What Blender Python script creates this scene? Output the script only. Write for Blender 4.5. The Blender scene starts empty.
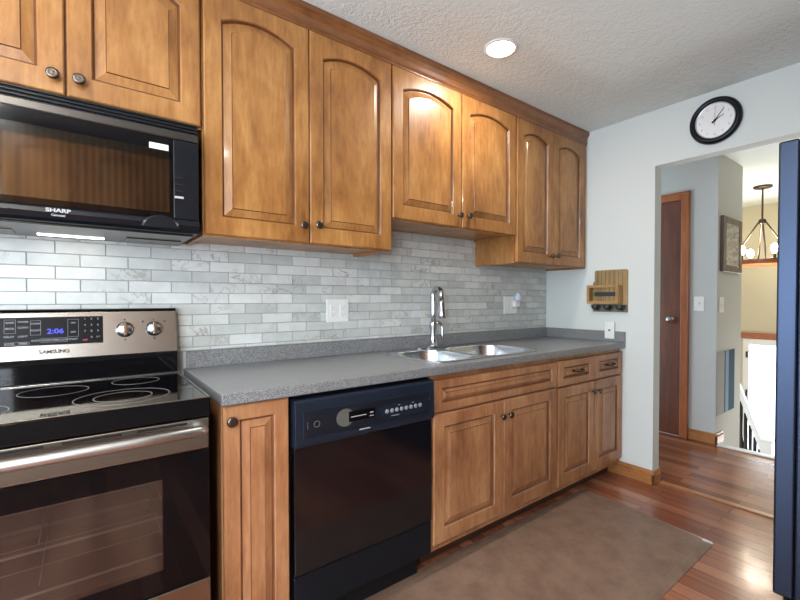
import bpy, bmesh, math, random
from mathutils import Vector, Matrix
from math import pi, sin, cos, radians
random.seed(7)
S = bpy.context.scene
COL = S.collection

# ------------------------------------------------------------------ camera
cam = bpy.data.objects.new('camera', bpy.data.cameras.new('camera'))
COL.objects.link(cam)
cam.location = (-0.3195, -2.042, 1.2036)
cam.rotation_euler = (radians(90 - 1.0), 0, radians(-38.694))
cam.data.sensor_width = 36.0
cam.data.lens = 423.36 / 800 * 36
cam.data.shift_x = -0.0317
cam.data.shift_y = 0.0089
cam.data.clip_start = 0.02
S.camera = cam

# ------------------------------------------------------------------ world, exposure
W = bpy.data.worlds.new('sky'); S.world = W; W.use_nodes = True
wn = W.node_tree.nodes; wl = W.node_tree.links
wn.clear()
wo = wn.new('ShaderNodeOutputWorld'); wb = wn.new('ShaderNodeBackground')
wb.inputs['Color'].default_value = (0.80, 0.90, 1.0, 1); wb.inputs['Strength'].default_value = 3.2
wl.new(wb.outputs[0], wo.inputs[0])
S.view_settings.view_transform = 'Standard'
S.view_settings.look = 'None'
S.view_settings.gamma = 1.0
S.view_settings.exposure = 0.06
S.view_settings.use_curve_mapping = False
S.cycles.max_bounces = 8
S.cycles.sample_clamp_indirect = 4.0

def area(name, loc, rot, sx, sy, power, col):
    l = bpy.data.lights.new(name, 'AREA'); l.shape = 'RECTANGLE'; l.size = sx; l.size_y = sy
    l.energy = power; l.color = col
    o = bpy.data.objects.new(name, l); COL.objects.link(o); o.location = loc; o.rotation_euler = rot
    return o
# daylight entering through the patio door in the left wall and the window of the opposite wall
area('patio_daylight', (-3.12, -1.2, 1.1), (0, radians(-90), 0), 2.0, 1.8, 88, (0.66, 0.80, 1.0))
area('window_daylight', (-1.55, -2.98, 1.5), (radians(102), 0, 0), 1.5, 1.2, 78, (0.84, 0.91, 1.0))
area('stairwell_daylight', (6.56, -0.868, -0.29), (0, radians(90), 0), 1.8, 0.94, 120, (0.90, 0.95, 1.0))

# ------------------------------------------------------------------ dimensions
XR = 2.547          # right kitchen wall
WT = 0.092          # its thickness
ZC = 2.42           # ceiling
YB = -3.05          # opposite wall
XL = -3.2           # left wall
UF = -0.364         # face of upper doors
BF = -0.63          # face of base doors
XA = 3.747          # hall wall
YH = -0.818         # hall block side
XF = 6.44           # stairwell far wall

# ------------------------------------------------------------------ materials
def srgb(r, g, b):
    f = lambda c: (c/255/12.92) if c/255 <= 0.04045 else ((c/255+0.055)/1.055)**2.4
    return (f(r), f(g), f(b), 1)

def mat(name, col=(0.5, 0.5, 0.5, 1), rough=0.5, metal=0.0, spec=0.5, coat=0.0, emit=None, estr=0.0):
    m = bpy.data.materials.new(name); m.use_nodes = True
    b = m.node_tree.nodes['Principled BSDF']
    b.inputs['Base Color'].default_value = col
    b.inputs['Roughness'].default_value = rough
    b.inputs['Metallic'].default_value = metal
    b.inputs['Specular IOR Level'].default_value = spec
    b.inputs['Coat Weight'].default_value = coat
    b.inputs['Coat Roughness'].default_value = 0.08
    if emit:
        b.inputs['Emission Color'].default_value = emit
        b.inputs['Emission Strength'].default_value = estr
    return m

class NT:
    def __init__(s, m): s.t = m.node_tree; s.b = s.t.nodes['Principled BSDF']
    def n(s, kind, **kw):
        o = s.t.nodes.new('ShaderNode' + kind)
        for k, v in kw.items():
            if k in o.inputs: o.inputs[k].default_value = v
            else: setattr(o, k, v)
        return o
    def l(s, a, b): s.t.links.new(a, b)
    def ramp(s, fac, stops):
        r = s.n('ValToRGB'); e = r.color_ramp.elements
        e[0].position, e[0].color = stops[0]
        e[1].position, e[1].color = stops[-1]
        for p, c in stops[1:-1]:
            q = e.new(p); q.color = c
        s.l(fac, r.inputs[0]); return r
    def coord(s, scale, rnd=True, out='Object'):
        tc = s.n('TexCoord'); mp = s.n('Mapping'); mp.inputs['Scale'].default_value = scale
        if rnd:
            oi = s.n('ObjectInfo'); mul = s.n('VectorMath', operation='SCALE'); mul.inputs['Scale'].default_value = 13.0
            comb = s.n('CombineXYZ'); s.l(oi.outputs['Random'], comb.inputs[0]); s.l(oi.outputs['Random'], comb.inputs[2])
            s.l(comb.outputs[0], mul.inputs[0])
            add = s.n('VectorMath', operation='ADD'); s.l(tc.outputs[out], add.inputs[0]); s.l(mul.outputs[0], add.inputs[1])
            s.l(add.outputs[0], mp.inputs['Vector'])
        else:
            s.l(tc.outputs[out], mp.inputs['Vector'])
        return mp.outputs[0]
    def bump(s, h, strength, dist):
        b = s.n('Bump', Strength=strength, Distance=dist); s.l(h, b.inputs['Height']); s.l(b.outputs[0], s.b.inputs['Normal'])

def wood(name, lo, mid, hi, rough=0.32, grain=(9, 9, 1.3), coat=0.25, blotch=1.0):
    m = mat(name, rough=rough, coat=coat); t = NT(m)
    v = t.coord(grain)
    n1 = t.n('TexNoise', Scale=2.2, Detail=8, Roughness=0.62, Distortion=0.6); t.l(v, n1.inputs['Vector'])
    v2 = t.coord((3, 3, 1.6))
    n2 = t.n('TexNoise', Scale=1.5, Detail=5, Roughness=0.6, Distortion=0.3); t.l(v2, n2.inputs['Vector'])
    v3 = t.coord((grain[0]*8, grain[1]*8, grain[2]*3))
    n3 = t.n('TexNoise', Scale=2.5, Detail=4); t.l(v3, n3.inputs['Vector'])
    a = t.n('Mix', data_type='FLOAT', Factor=0.5*blotch); t.l(n1.outputs[0], a.inputs[2]); t.l(n2.outputs[0], a.inputs[3])
    b = t.n('Mix', data_type='FLOAT', Factor=0.22); t.l(a.outputs[0], b.inputs[2]); t.l(n3.outputs[0], b.inputs[3])
    r = t.ramp(b.outputs[0], [(0.36, lo), (0.5, mid), (0.64, hi)])
    t.l(r.outputs[0], t.b.inputs['Base Color'])
    t.bump(n3.outputs[0], 0.05, 0.002)
    return m

M = {}
M['maple'] = wood('maple', srgb(118, 74, 36), srgb(160, 110, 58), srgb(188, 140, 82), rough=0.36, grain=(4, 4, 1.6), coat=0.12)
M['maple_groove'] = wood('maple_glaze', srgb(74, 42, 24), srgb(96, 58, 34), srgb(116, 74, 44))
M['base_maple'] = wood('base_maple', srgb(128, 82, 52), srgb(168, 116, 78), srgb(194, 145, 102), rough=0.38, grain=(4, 4, 1.6), coat=0.15)
M['base_groove'] = wood('base_maple_glaze', srgb(88, 54, 34), srgb(112, 72, 46), srgb(134, 90, 60))
M['crown'] = wood('crown_maple', srgb(98, 60, 32), srgb(126, 80, 45), srgb(146, 98, 58), grain=(1.3, 9, 9))
M['oak'] = wood('oak_trim', srgb(128, 66, 34), srgb(158, 90, 50), srgb(180, 112, 66), grain=(14, 14, 1.2))
M['oak_base'] = wood('oak_baseboard', srgb(140, 88, 48), srgb(168, 112, 64), srgb(190, 136, 84), grain=(14, 1.2, 14))
M['walnut_door'] = wood('dark_door_veneer', srgb(74, 38, 24), srgb(98, 52, 32), srgb(120, 68, 42), rough=0.4, grain=(20, 20, 1))
M['rack_wood'] = wood('rack_wood', srgb(98, 80, 52), srgb(150, 124, 80), srgb(184, 156, 108), rough=0.6, grain=(4, 40, 1.0), coat=0)
M['pine'] = wood('light_rack_wood', srgb(142, 108, 66), srgb(172, 134, 86), srgb(192, 154, 104), rough=0.6, grain=(9, 2, 9), coat=0)
M['wall'] = mat('pale_wall_paint', srgb(214, 220, 216), 0.75)
M['front_wall'] = mat('dimmed_wall_paint', srgb(150, 142, 130), 0.8)  # unseen wall, darkened so the black fronts reflect less
M['hall_wall'] = mat('grey_hall_paint', srgb(196, 197, 194), 0.8)
M['tan_wall'] = mat('tan_wall_paint', srgb(196, 186, 160), 0.8)
M['white'] = mat('white_plastic', srgb(235, 236, 234), 0.4)
M['white_trim'] = mat('white_trim_paint', srgb(232, 232, 228), 0.45)
M['dark_slot'] = mat('dark_slot', srgb(60, 60, 60), 0.6)
M['toe'] = mat('shade_toned_toe_kick', srgb(70, 44, 30), 0.6)  # shade of the recess is painted into this dark brown
M['black'] = mat('black_plastic', (0.006, 0.008, 0.012, 1), 0.30, spec=0.28)
M['black_gloss'] = mat('black_glass', (0.003, 0.003, 0.004, 1), 0.05, spec=0.30)
M['matte_black'] = mat('matte_black', (0.008, 0.008, 0.009, 1), 0.55, spec=0.25)
M['chrome'] = mat('chrome', (0.56, 0.56, 0.58, 1), 0.14, 1.0)
M['pewter'] = mat('pewter', (0.15, 0.125, 0.105, 1), 0.32, 1.0)
M['bronze'] = mat('dark_bronze', (0.10, 0.075, 0.055, 1), 0.38, 1.0)
M['iron'] = mat('black_iron', (0.03, 0.027, 0.025, 1), 0.45, 0.4)
M['print'] = mat('grey_print', srgb(176, 180, 184), 0.5)
M['ring_grey'] = mat('ring_grey', srgb(120, 118, 114), 0.4)
M['legend'] = mat('legend_grey', srgb(135, 138, 142), 0.5)
M['rack_wire'] = mat('pale_wire', srgb(200, 190, 175), 0.4)
M['panel_black'] = mat('satin_black_panel', (0.004, 0.004, 0.006, 1), 0.35, spec=0.15)
M['red_print'] = mat('red_print', srgb(170, 50, 50), 0.5)
M['led'] = mat('blue_led', (0, 0, 0, 1), 0.5, emit=(0.06, 0.08, 1.0, 1), estr=1.6)
M['lamp'] = mat('lamp_glow', (1, 1, 1, 1), 0.5, emit=(1.0, 0.97, 0.90, 1), estr=14.0)
M['bulb'] = mat('warm_bulb', (1, 1, 1, 1), 0.5, emit=(1.0, 0.86, 0.62, 1), estr=26.0)
M['strip_lamp'] = mat('cooktop_lamp', (1, 1, 1, 1), 0.5, emit=(1.0, 0.96, 0.88, 1), estr=4.0)
M['night_lamp'] = mat('frosted_blue', srgb(205, 216, 232), 0.35)
M['enamel'] = mat('oven_enamel', srgb(84, 76, 70), 0.5)

def brushed(name, col, rough, sc, bump=0.0):
    m = mat(name, col, rough, 1.0); t = NT(m)
    n = t.n('TexNoise', Scale=2.0, Detail=1); t.l(t.coord((1, 1, 1), False), n.inputs['Vector'])
    r = t.n('MapRange'); r.inputs['To Min'].default_value = rough - 0.03; r.inputs['To Max'].default_value = rough + 0.04
    t.l(n.outputs[0], r.inputs[0]); t.l(r.outputs[0], t.b.inputs['Roughness'])
    t.b.inputs['Anisotropic'].default_value = 0.5
    return m
M['steel'] = brushed('brushed_steel', (0.33, 0.325, 0.295, 1), 0.25, (1, 60, 60))
M['sink_steel'] = brushed('sink_steel', (0.66, 0.68, 0.70, 1), 0.22, (30, 30, 3))
M['dark_steel'] = mat('dark_steel', (0.09, 0.085, 0.08, 1), 0.3, 0.9)
M['handle_steel'] = mat('handle_steel', (0.50, 0.50, 0.49, 1), 0.38, 1.0)
M['fridge'] = brushed('fridge_steel_reflection_tint', (0.058, 0.078, 0.125, 1), 0.40, (20, 20, 20))  # blue of the reflected daylight is put into the base colour

def glass(name, trans, refl, fac, rough=0.03):
    m = bpy.data.materials.new(name); m.use_nodes = True; t = m.node_tree; t.nodes.clear()
    o = t.nodes.new('ShaderNodeOutputMaterial'); mx = t.nodes.new('ShaderNodeMixShader')
    a = t.nodes.new('ShaderNodeBsdfTransparent'); a.inputs[0].default_value = trans
    g = t.nodes.new('ShaderNodeBsdfGlossy'); g.inputs['Color'].default_value = refl; g.inputs['Roughness'].default_value = rough
    mx.inputs[0].default_value = fac
    t.links.new(a.outputs[0], mx.inputs[1]); t.links.new(g.outputs[0], mx.inputs[2]); t.links.new(mx.outputs[0], o.inputs[0])
    return m
M['oven_glass'] = glass('tinted_oven_glass', (0.62, 0.58, 0.56, 1), (0.60, 0.78, 0.95, 1), 0.19, 0.10)
M['microwave_glass'] = glass('tinted_microwave_glass', (0.62, 0.60, 0.58, 1), (0.9, 0.88, 0.86, 1), 0.08, 0.05)
M['clear_glass'] = glass('clear_glass', (0.97, 0.98, 0.98, 1), (1, 1, 1, 1), 0.06, 0.0)

# microwave door screen: fine vertical ribs
m = mat('microwave_screen', rough=0.5); t = NT(m)
w = t.n('TexWave', wave_type='BANDS', bands_direction='X', Scale=17.0); t.l(t.coord((1, 1, 1), False), w.inputs['Vector'])
r = t.ramp(w.outputs['Fac'], [(0.30, srgb(30, 24, 21)), (0.95, srgb(88, 74, 66))]); t.l(r.outputs[0], t.b.inputs['Base Color'])
M['screen'] = m

# countertop: grey speckled solid surface
m = mat('grey_speckled_counter', rough=0.28, spec=0.5); t = NT(m)
n = t.n('TexNoise', Scale=260.0, Detail=2, Roughness=0.7); t.l(t.coord((1, 1, 1), False), n.inputs['Vector'])
n2 = t.n('TexNoise', Scale=5.0, Detail=3); t.l(t.coord((1, 1, 1), False), n2.inputs['Vector'])
r = t.ramp(n.outputs[0], [(0.36, srgb(92, 94, 98)), (0.5, srgb(126, 128, 130)), (0.64, srgb(158, 158, 157))])
t.l(r.outputs[0], t.b.inputs['Base Color'])
M['counter'] = m

# marble tile (tone per tile through the face attribute 'tone')
m = mat('marble_tile', rough=0.3, spec=0.5); t = NT(m)
at = t.n('Attribute'); at.attribute_name = 'tone'
mul = t.n('VectorMath', operation='SCALE'); mul.inputs['Scale'].default_value = 37.0; t.l(at.outputs['Vector'], mul.inputs[0])
tc = t.n('TexCoord'); add = t.n('VectorMath', operation='ADD'); t.l(tc.outputs['Object'], add.inputs[0]); t.l(mul.outputs[0], add.inputs[1])
n = t.n('TexNoise', Scale=9.0, Detail=7, Roughness=0.6, Distortion=1.4); t.l(add.outputs[0], n.inputs['Vector'])
v = t.n('Math', operation='SUBTRACT'); v.inputs[1].default_value = 0.5; t.l(n.outputs[0], v.inputs[0])
v2 = t.n('Math', operation='ABSOLUTE'); t.l(v.outputs[0], v2.inputs[0])
rv = t.ramp(v2.outputs[0], [(0.0, (0.0, 0.0, 0.0, 1)), (0.028, (1, 1, 1, 1))])
n4 = t.n('TexNoise', Scale=3.0, Detail=2); t.l(add.outputs[0], n4.inputs['Vector'])
gate = t.ramp(n4.outputs[0], [(0.54, (1, 1, 1, 1)), (0.72, (0, 0, 0, 1))])
veil = t.n('Math', operation='MAXIMUM'); t.l(rv.outputs[0], veil.inputs[0]); t.l(gate.outputs[0], veil.inputs[1])
base = t.ramp(at.outputs['Fac'], [(0.0, srgb(194, 199, 195)), (0.45, srgb(206, 210, 207)), (1.0, srgb(224, 227, 224))])
cl = t.n('TexNoise', Scale=16.0, Detail=5); t.l(add.outputs[0], cl.inputs['Vector'])
rc = t.ramp(cl.outputs[0], [(0.3, (0.86, 0.86, 0.86, 1)), (0.65, (1, 1, 1, 1))])
m1 = t.n('Mix', data_type='RGBA', blend_type='MULTIPLY', Factor=1.0); t.l(base.outputs[0], m1.inputs[6]); t.l(rc.outputs[0], m1.inputs[7])
m2 = t.n('Mix', data_type='RGBA'); t.l(veil.outputs[0], m2.inputs[0]); m2.inputs[6].default_value = srgb(148, 142, 136); t.l(m1.outputs[2], m2.inputs[7])
t.l(m2.outputs[2], t.b.inputs['Base Color'])
M['marble'] = m
M['rail_grey'] = mat('grey_green_wood', srgb(112, 116, 100), 0.7)
M['grout'] = mat('grey_grout', srgb(164, 167, 163), 0.85)

# textured ceiling
m = mat('stamped_ceiling', srgb(228, 238, 235), 0.9); t = NT(m)
n = t.n('TexNoise', Scale=10.0, Detail=6, Roughness=0.62, Distortion=2.4); t.l(t.coord((1, 1, 1), False), n.inputs['Vector'])
n2 = t.n('TexNoise', Scale=38.0, Detail=4, Distortion=1.6); t.l(t.coord((1, 1, 1), False), n2.inputs['Vector'])
a = t.n('Math', operation='ADD'); t.l(n.outputs[0], a.inputs[0]); t.l(n2.outputs[0], a.inputs[1])
t.bump(a.outputs[0], 0.4, 0.016)
M['ceiling'] = m

# cherry plank floor, planks along y
m = mat('cherry_planks', rough=0.22, spec=0.5, coat=0.2); t = NT(m)
tc = t.n('TexCoord'); sx = t.n('SeparateXYZ'); t.l(tc.outputs['Object'], sx.inputs[0])
cb = t.n('CombineXYZ'); t.l(sx.outputs[1], cb.inputs[0]); t.l(sx.outputs[0], cb.inputs[1])
br = t.n('TexBrick'); br.offset = 0.37; br.squash = 1.0
for k, vv in (('Scale', 1.0), ('Mortar Size', 0.0012), ('Mortar Smooth', 0.2), ('Brick Width', 0.92), ('Row Height', 0.078), ('Bias', 0.0)):
    br.inputs[k].default_value = vv
br.inputs['Color1'].default_value = (0, 0, 0, 1); br.inputs['Color2'].default_value = (1, 1, 1, 1); br.inputs['Mortar'].default_value = (0.0, 0.0, 0.0, 1)
t.l(cb.outputs[0], br.inputs['Vector'])
sc1 = t.n('VectorMath', operation='SCALE'); sc1.inputs['Scale'].default_value = 9.0; t.l(br.outputs['Color'], sc1.inputs[0])
ad = t.n('VectorMath', operation='ADD'); t.l(tc.outputs['Object'], ad.inputs[0]); t.l(sc1.outputs[0], ad.inputs[1])
mp = t.n('Mapping'); mp.inputs['Scale'].default_value = (22, 1.6, 1); t.l(ad.outputs[0], mp.inputs['Vector'])
g = t.n('TexNoise', Scale=1.6, Detail=7, Roughness=0.65, Distortion=0.5); t.l(mp.outputs[0], g.inputs['Vector'])
mx = t.n('Mix', data_type='FLOAT', Factor=0.55); t.l(br.outputs['Color'], mx.inputs[2]); t.l(g.outputs[0], mx.inputs[3])
r = t.ramp(mx.outputs[0], [(0.15, srgb(100, 54, 40)), (0.42, srgb(140, 84, 60)), (0.62, srgb(162, 104, 76)), (0.9, srgb(184, 132, 102))])
mm = t.n('Mix', data_type='RGBA'); t.l(br.outputs['Fac'], mm.inputs[0]); t.l(r.outputs[0], mm.inputs[6]); mm.inputs[7].default_value = srgb(70, 36, 26)
t.l(mm.outputs[2], t.b.inputs['Base Color'])
t.bump(g.outputs[0], 0.05, 0.002)
M['floor'] = m

# brown mat
m = mat('brown_mat_vinyl', rough=0.42, spec=0.35); t = NT(m)
n = t.n('TexNoise', Scale=9.0, Detail=8, Roughness=0.7); t.l(t.coord((1, 1, 1), False), n.inputs['Vector'])
n2 = t.n('TexNoise', Scale=160.0, Detail=2); t.l(t.coord((1, 1, 1), False), n2.inputs['Vector'])
r = t.ramp(n.outputs[0], [(0.3, srgb(110, 86, 72)), (0.7, srgb(142, 116, 99))]); t.l(r.outputs[0], t.b.inputs['Base Color'])
t.bump(n2.outputs[0], 0.25, 0.002)
M['mat'] = m

# ------------------------------------------------------------------ mesh helpers
def setp(o, label=None, cat=None, group=None, kind=None):
    if label: o['label'] = label
    if cat: o['category'] = cat
    if group: o['group'] = group
    if kind: o['kind'] = kind
    return o

def empty(name, loc, label, cat, group=None):
    o = bpy.data.objects.new(name, None); COL.objects.link(o); o.location = loc; o.empty_display_size = 0.05
    return setp(o, label, cat, group)

def worldloc(o):
    v = Vector(o.location)
    while o.parent: o = o.parent; v += Vector(o.location)
    return v

def obj(name, bm, mats, parent=None, origin=None, smooth=False, bevel=0.0, seg=2, label=None, normals=True):
    if not isinstance(mats, (list, tuple)): mats = [mats]
    if normals: bmesh.ops.recalc_face_normals(bm, faces=bm.faces[:])
    me = bpy.data.meshes.new(name)
    if parent: org = worldloc(parent)
    elif origin is not None: org = Vector(origin)
    else:
        xs = [v.co for v in bm.verts]
        org = Vector(((min(c.x for c in xs)+max(c.x for c in xs))/2, (min(c.y for c in xs)+max(c.y for c in xs))/2, min(c.z for c in xs)))
    bmesh.ops.translate(bm, verts=bm.verts[:], vec=-org)
    bm.to_mesh(me); bm.free()
    for q in mats: me.materials.append(q)
    o = bpy.data.objects.new(name, me); COL.objects.link(o)
    if parent: o.parent = parent
    else: o.location = org
    if smooth:
        for p in me.polygons: p.use_smooth = True
    if bevel:
        b = o.modifiers.new('bevel', 'BEVEL'); b.width = bevel; b.segments = seg; b.limit_method = 'ANGLE'; b.angle_limit = radians(40)
    if label: o['label'] = label
    return o

def box(bm, x0, x1, y0, y1, z0, z1, mi=0):
    v = [bm.verts.new((x, y, z)) for x in (x0, x1) for y in (y0, y1) for z in (z0, z1)]
    for f in ((0, 1, 3, 2), (4, 6, 7, 5), (0, 4, 5, 1), (2, 3, 7, 6), (0, 2, 6, 4), (1, 5, 7, 3)):
        bm.faces.new([v[i] for i in f]).material_index = mi

def bx(*a, **k):
    bm = bmesh.new(); box(bm, *a, **k); return bm

def boxes(*L):
    bm = bmesh.new()
    for a in L: box(bm, *a)
    return bm

def loft(bm, loops, cap0=True, cap1=True, mis=None, close=False):
    rows = [[bm.verts.new(p) for p in L] for L in loops]
    n = len(rows[0])
    for i in range(len(rows)-1 + (1 if close else 0)):
        a, b = rows[i], rows[(i+1) % len(rows)]
        for j in range(n):
            try:
                f = bm.faces.new((a[j], a[(j+1) % n], b[(j+1) % n], b[j]))
                if mis: f.material_index = mis[i]
            except ValueError: pass
    if cap0 and not close: bm.faces.new(rows[0][::-1])
    if cap1 and not close:
        f = bm.faces.new(rows[-1])
    return rows

def lathe(prof, base, axis, n=24, bm=None, cap=True):
    """prof = (radius, distance along axis)"""
    bm = bm or bmesh.new()
    A = Vector(axis).normalized(); U = A.orthogonal().normalized(); V = A.cross(U); B = Vector(base)
    loops = [[B + A*h + (U*cos(2*pi*k/n) + V*sin(2*pi*k/n))*max(r, 1e-5) for k in range(n)] for r, h in prof]
    loft(bm, loops, cap, cap)
    return bm

def tube(pts, r, n=10, bm=None, closed=False):
    bm = bm or bmesh.new(); pts = [Vector(p) for p in pts]
    rs = r if isinstance(r, (list, tuple)) else [r]*len(pts)
    N = len(pts); T = []
    for i in range(N):
        if closed: d = pts[(i+1) % N] - pts[i-1]
        else: d = pts[min(i+1, N-1)] - pts[max(i-1, 0)]
        T.append(d.normalized())
    U = T[0].orthogonal().normalized(); loops = []
    for i in range(N):
        U = (U - T[i]*U.dot(T[i])).normalized(); V = T[i].cross(U)
        loops.append([pts[i] + (U*cos(2*pi*k/n) + V*sin(2*pi*k/n))*rs[i] for k in range(n)])
    loft(bm, loops, close=closed)
    return bm

def arc(c, r, a0, a1, n, ux, uy):
    c, ux, uy = Vector(c), Vector(ux), Vector(uy)
    return [c + ux*r*cos(radians(a0+(a1-a0)*i/n)) + uy*r*sin(radians(a0+(a1-a0)*i/n)) for i in range(n+1)]

def text(name, body, size, loc, rot, m, parent, ext=0.0004, bold=0.0, width=1.0, align='CENTER'):
    cu = bpy.data.curves.new(name, 'FONT'); cu.body = body; cu.size = size; cu.extrude = ext; cu.offset = bold
    cu.align_x = align; cu.align_y = 'CENTER'; cu.resolution_u = 3
    tmp = bpy.data.objects.new('tmp', cu); COL.objects.link(tmp)
    dg = bpy.context.evaluated_depsgraph_get()
    me = bpy.data.meshes.new_from_object(tmp.evaluated_get(dg)); bpy.data.objects.remove(tmp)
    me.materials.clear(); me.materials.append(m)
    o = bpy.data.objects.new(name, me); COL.objects.link(o)
    o.parent = parent; o.location = Vector(loc) - worldloc(parent); o.rotation_euler = rot; o.scale = (width, 1, 1)
    return o
R_FRONT = (pi/2, 0, 0)              # text facing -y
R_XW = (pi/2, 0, -pi/2)             # text facing -x

# ------------------------------------------------------------------ room shell
def struct(name, bm, m, **k):
    o = obj(name, bm, m, **k); o['kind'] = 'structure'; return o

struct('floor', bx(XL-0.1, XA+0.02, YB-0.1, 0.12, -0.12, 0.0), M['floor'], origin=(0, 0, 0))
struct('floor_lower', bx(XA+0.02, XF+0.1, -2.6, 1.6, -1.35, -1.25), M['floor'], origin=(0, 0, -1.25))
struct('ceiling', bx(XL-0.1, XF+0.1, YB-0.1, 1.7, ZC, ZC+0.1), M['ceiling'], origin=(0, 0, ZC))
struct('wall_back', bx(XL-0.1, XR, 0.0, 0.12, 0, ZC), M['wall'])
H = 2.064; OY = -0.829
struct('wall_right', boxes((XR, XR+WT, OY, 0.12, 0, ZC), (XR, XR+WT, YB, OY, H, ZC), (XR, XR+WT, YB, -2.55, 0, H)), M['wall'])
# left wall with patio door opening
struct('wall_left', boxes((XL-0.1, XL, YB, -2.15, 0, ZC), (XL-0.1, XL, -0.25, 0.0, 0, ZC), (XL-0.1, XL, -2.15, -0.25, 2.08, ZC)), M['wall'])
struct('wall_front', boxes((XL, -2.3, YB-0.1, YB, 0, ZC), (-0.8, XF, YB-0.1, YB, 0, ZC), (-2.3, -0.8, YB-0.1, YB, 0, 0.95), (-2.3, -0.8, YB-0.1, YB, 2.1, ZC)), M['front_wall'])
def window(name, boxesL, pane):
    w = bpy.data.objects.new(name, None); COL.objects.link(w); w.location = ((pane[0]+pane[1])/2, (pane[2]+pane[3])/2, pane[4]); w['kind'] = 'structure'
    obj('frame', boxes(*boxesL), M['white_trim'], w, bevel=0.003)
    obj('pane', bx(*pane), M['clear_glass'], w)
window('window_1', [(-2.3, -0.8, YB-0.07, YB-0.01, 0.95, 1.0), (-2.3, -0.8, YB-0.07, YB-0.01, 2.05, 2.1), (-2.3, -2.25, YB-0.07, YB-0.01, 1.0, 2.05), (-0.85, -0.8, YB-0.07, YB-0.01, 1.0, 2.05), (-1.57, -1.53, YB-0.07, YB-0.01, 1.0, 2.05)],
       (-2.25, -0.85, YB-0.045, YB-0.04, 1.0, 2.05))
window('window_2', [(XL-0.08, XL-0.02, -2.15, -0.25, 0.0, 0.06), (XL-0.08, XL-0.02, -2.15, -0.25, 2.02, 2.08), (XL-0.08, XL-0.02, -2.15, -2.08, 0.06, 2.02), (XL-0.08, XL-0.02, -0.32, -0.25, 0.06, 2.02), (XL-0.08, XL-0.02, -1.24, -1.16, 0.06, 2.02)],
       (XL-0.052, XL-0.046, -2.08, -0.32, 0.06, 2.02))

# hall: grey block with the door, its short side wall, stairwell walls
struct('wall_hall', boxes((XA, XA+0.10, YH, 1.6, 0, ZC), (XA+0.10, 4.385, YH, YH+0.10, -1.25, ZC)), M['hall_wall'])
struct('wall_hall_end', bx(XR+WT, XA, 1.5, 1.6, 0, ZC), M['hall_wall'])
struct('wall_hall_near', bx(XR+WT, XA, YB, YB+0.08, 0, ZC), M['hall_wall'])
struct('wall_stair_left', bx(4.2, XF, 1.0, 1.1, -1.25, ZC), M['tan_wall'])
struct('wall_stair_right', bx(XA+0.02, XF, -2.6, -2.5, -1.25, ZC), M['tan_wall'])
DY0, DY1 = -1.35, -0.385
struct('wall_far', boxes((XF, XF+0.1, DY1+0.07, 1.6, -1.25, ZC), (XF, XF+0.1, -2.6, DY0-0.07, -1.25, ZC), (XF, XF+0.1, DY0-0.07, DY1+0.07, 0.70, ZC)), M['tan_wall'])
struct('wall_stair_riser', bx(XA-0.02, XA+0.018, -2.5, YH+0.02, -1.25, -0.121), M['white_trim'])
struct('floor_hall', bx(XR+WT, XA+0.02, 0.12, 1.5, -0.12, 0.0), M['floor'], origin=(0, 0, 0))

# front door of the stairwell, all glass
dr = bpy.data.objects.new('door_2', None); COL.objects.link(dr); dr.location = (XF, (DY0+DY1)/2, -1.25); dr['kind'] = 'structure'
obj('door_frame', boxes((XF-0.03, XF+0.08, DY1, DY1+0.07, -1.25, 0.70), (XF-0.03, XF+0.08, DY0-0.07, DY0, -1.25, 0.70), (XF-0.03, XF+0.08, DY0, DY1, 0.62, 0.70)), M['white_trim'], dr, bevel=0.004)
obj('pane', bx(XF+0.02, XF+0.026, DY0, DY1, -1.20, 0.62), M['clear_glass'], dr)
for zz in (0.45, -0.05):
    obj('hinge', lathe([(0.012, 0), (0.016, 0.01), (0.016, 0.07), (0.012, 0.08)], (XF-0.04, DY1+0.02, zz), (0, 0, 1), 12), M['iron'], dr)
obj('middle_stile', bx(XF+0.0, XF+0.04, DY1-0.36, DY1-0.33, -1.2, -0.3), M['print'], dr)
struct('trim_1', bx(XF-0.05, XF, -2.45, 0.98, 0.705, 0.775), M['oak'], bevel=0.006)

# hall door (dark slab in oak casing) in the hall wall
hd = bpy.data.objects.new('door_1', None); COL.objects.link(hd); hd.location = (XA, -0.15, 0); hd['kind'] = 'structure'
obj('slab', bx(XA-0.012, XA-0.001, -0.547, 0.26, 0.01, 2.07), M['walnut_door'], hd, bevel=0.002)
def casing(y0, y1, z0, z1):
    return bx(XA-0.022, XA-0.001, y0, y1, z0, z1)
obj('casing', boxes((XA-0.024, XA-0.001, -0.617, -0.549, 0, 2.142), (XA-0.024, XA-0.001, 0.262, 0.33, 0, 2.142), (XA-0.024, XA-0.001, -0.549, 0.262, 2.072, 2.142)), M['oak'], hd, bevel=0.006, seg=3)
obj('casing_bead', boxes((XA-0.030, XA-0.02, -0.612, -0.598, 0, 2.137), (XA-0.030, XA-0.02, -0.598, 0.26, 2.123, 2.137)), M['oak'], hd, bevel=0.004)
obj('knob', lathe([(0.030, 0), (0.030, 0.004), (0.012, 0.008), (0.010, 0.03), (0.022, 0.038), (0.028, 0.05), (0.024, 0.062), (0.004, 0.068)], (XA-0.012, -0.470, 1.03), (-1, 0, 0)), M['chrome'], hd, smooth=True)

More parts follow.
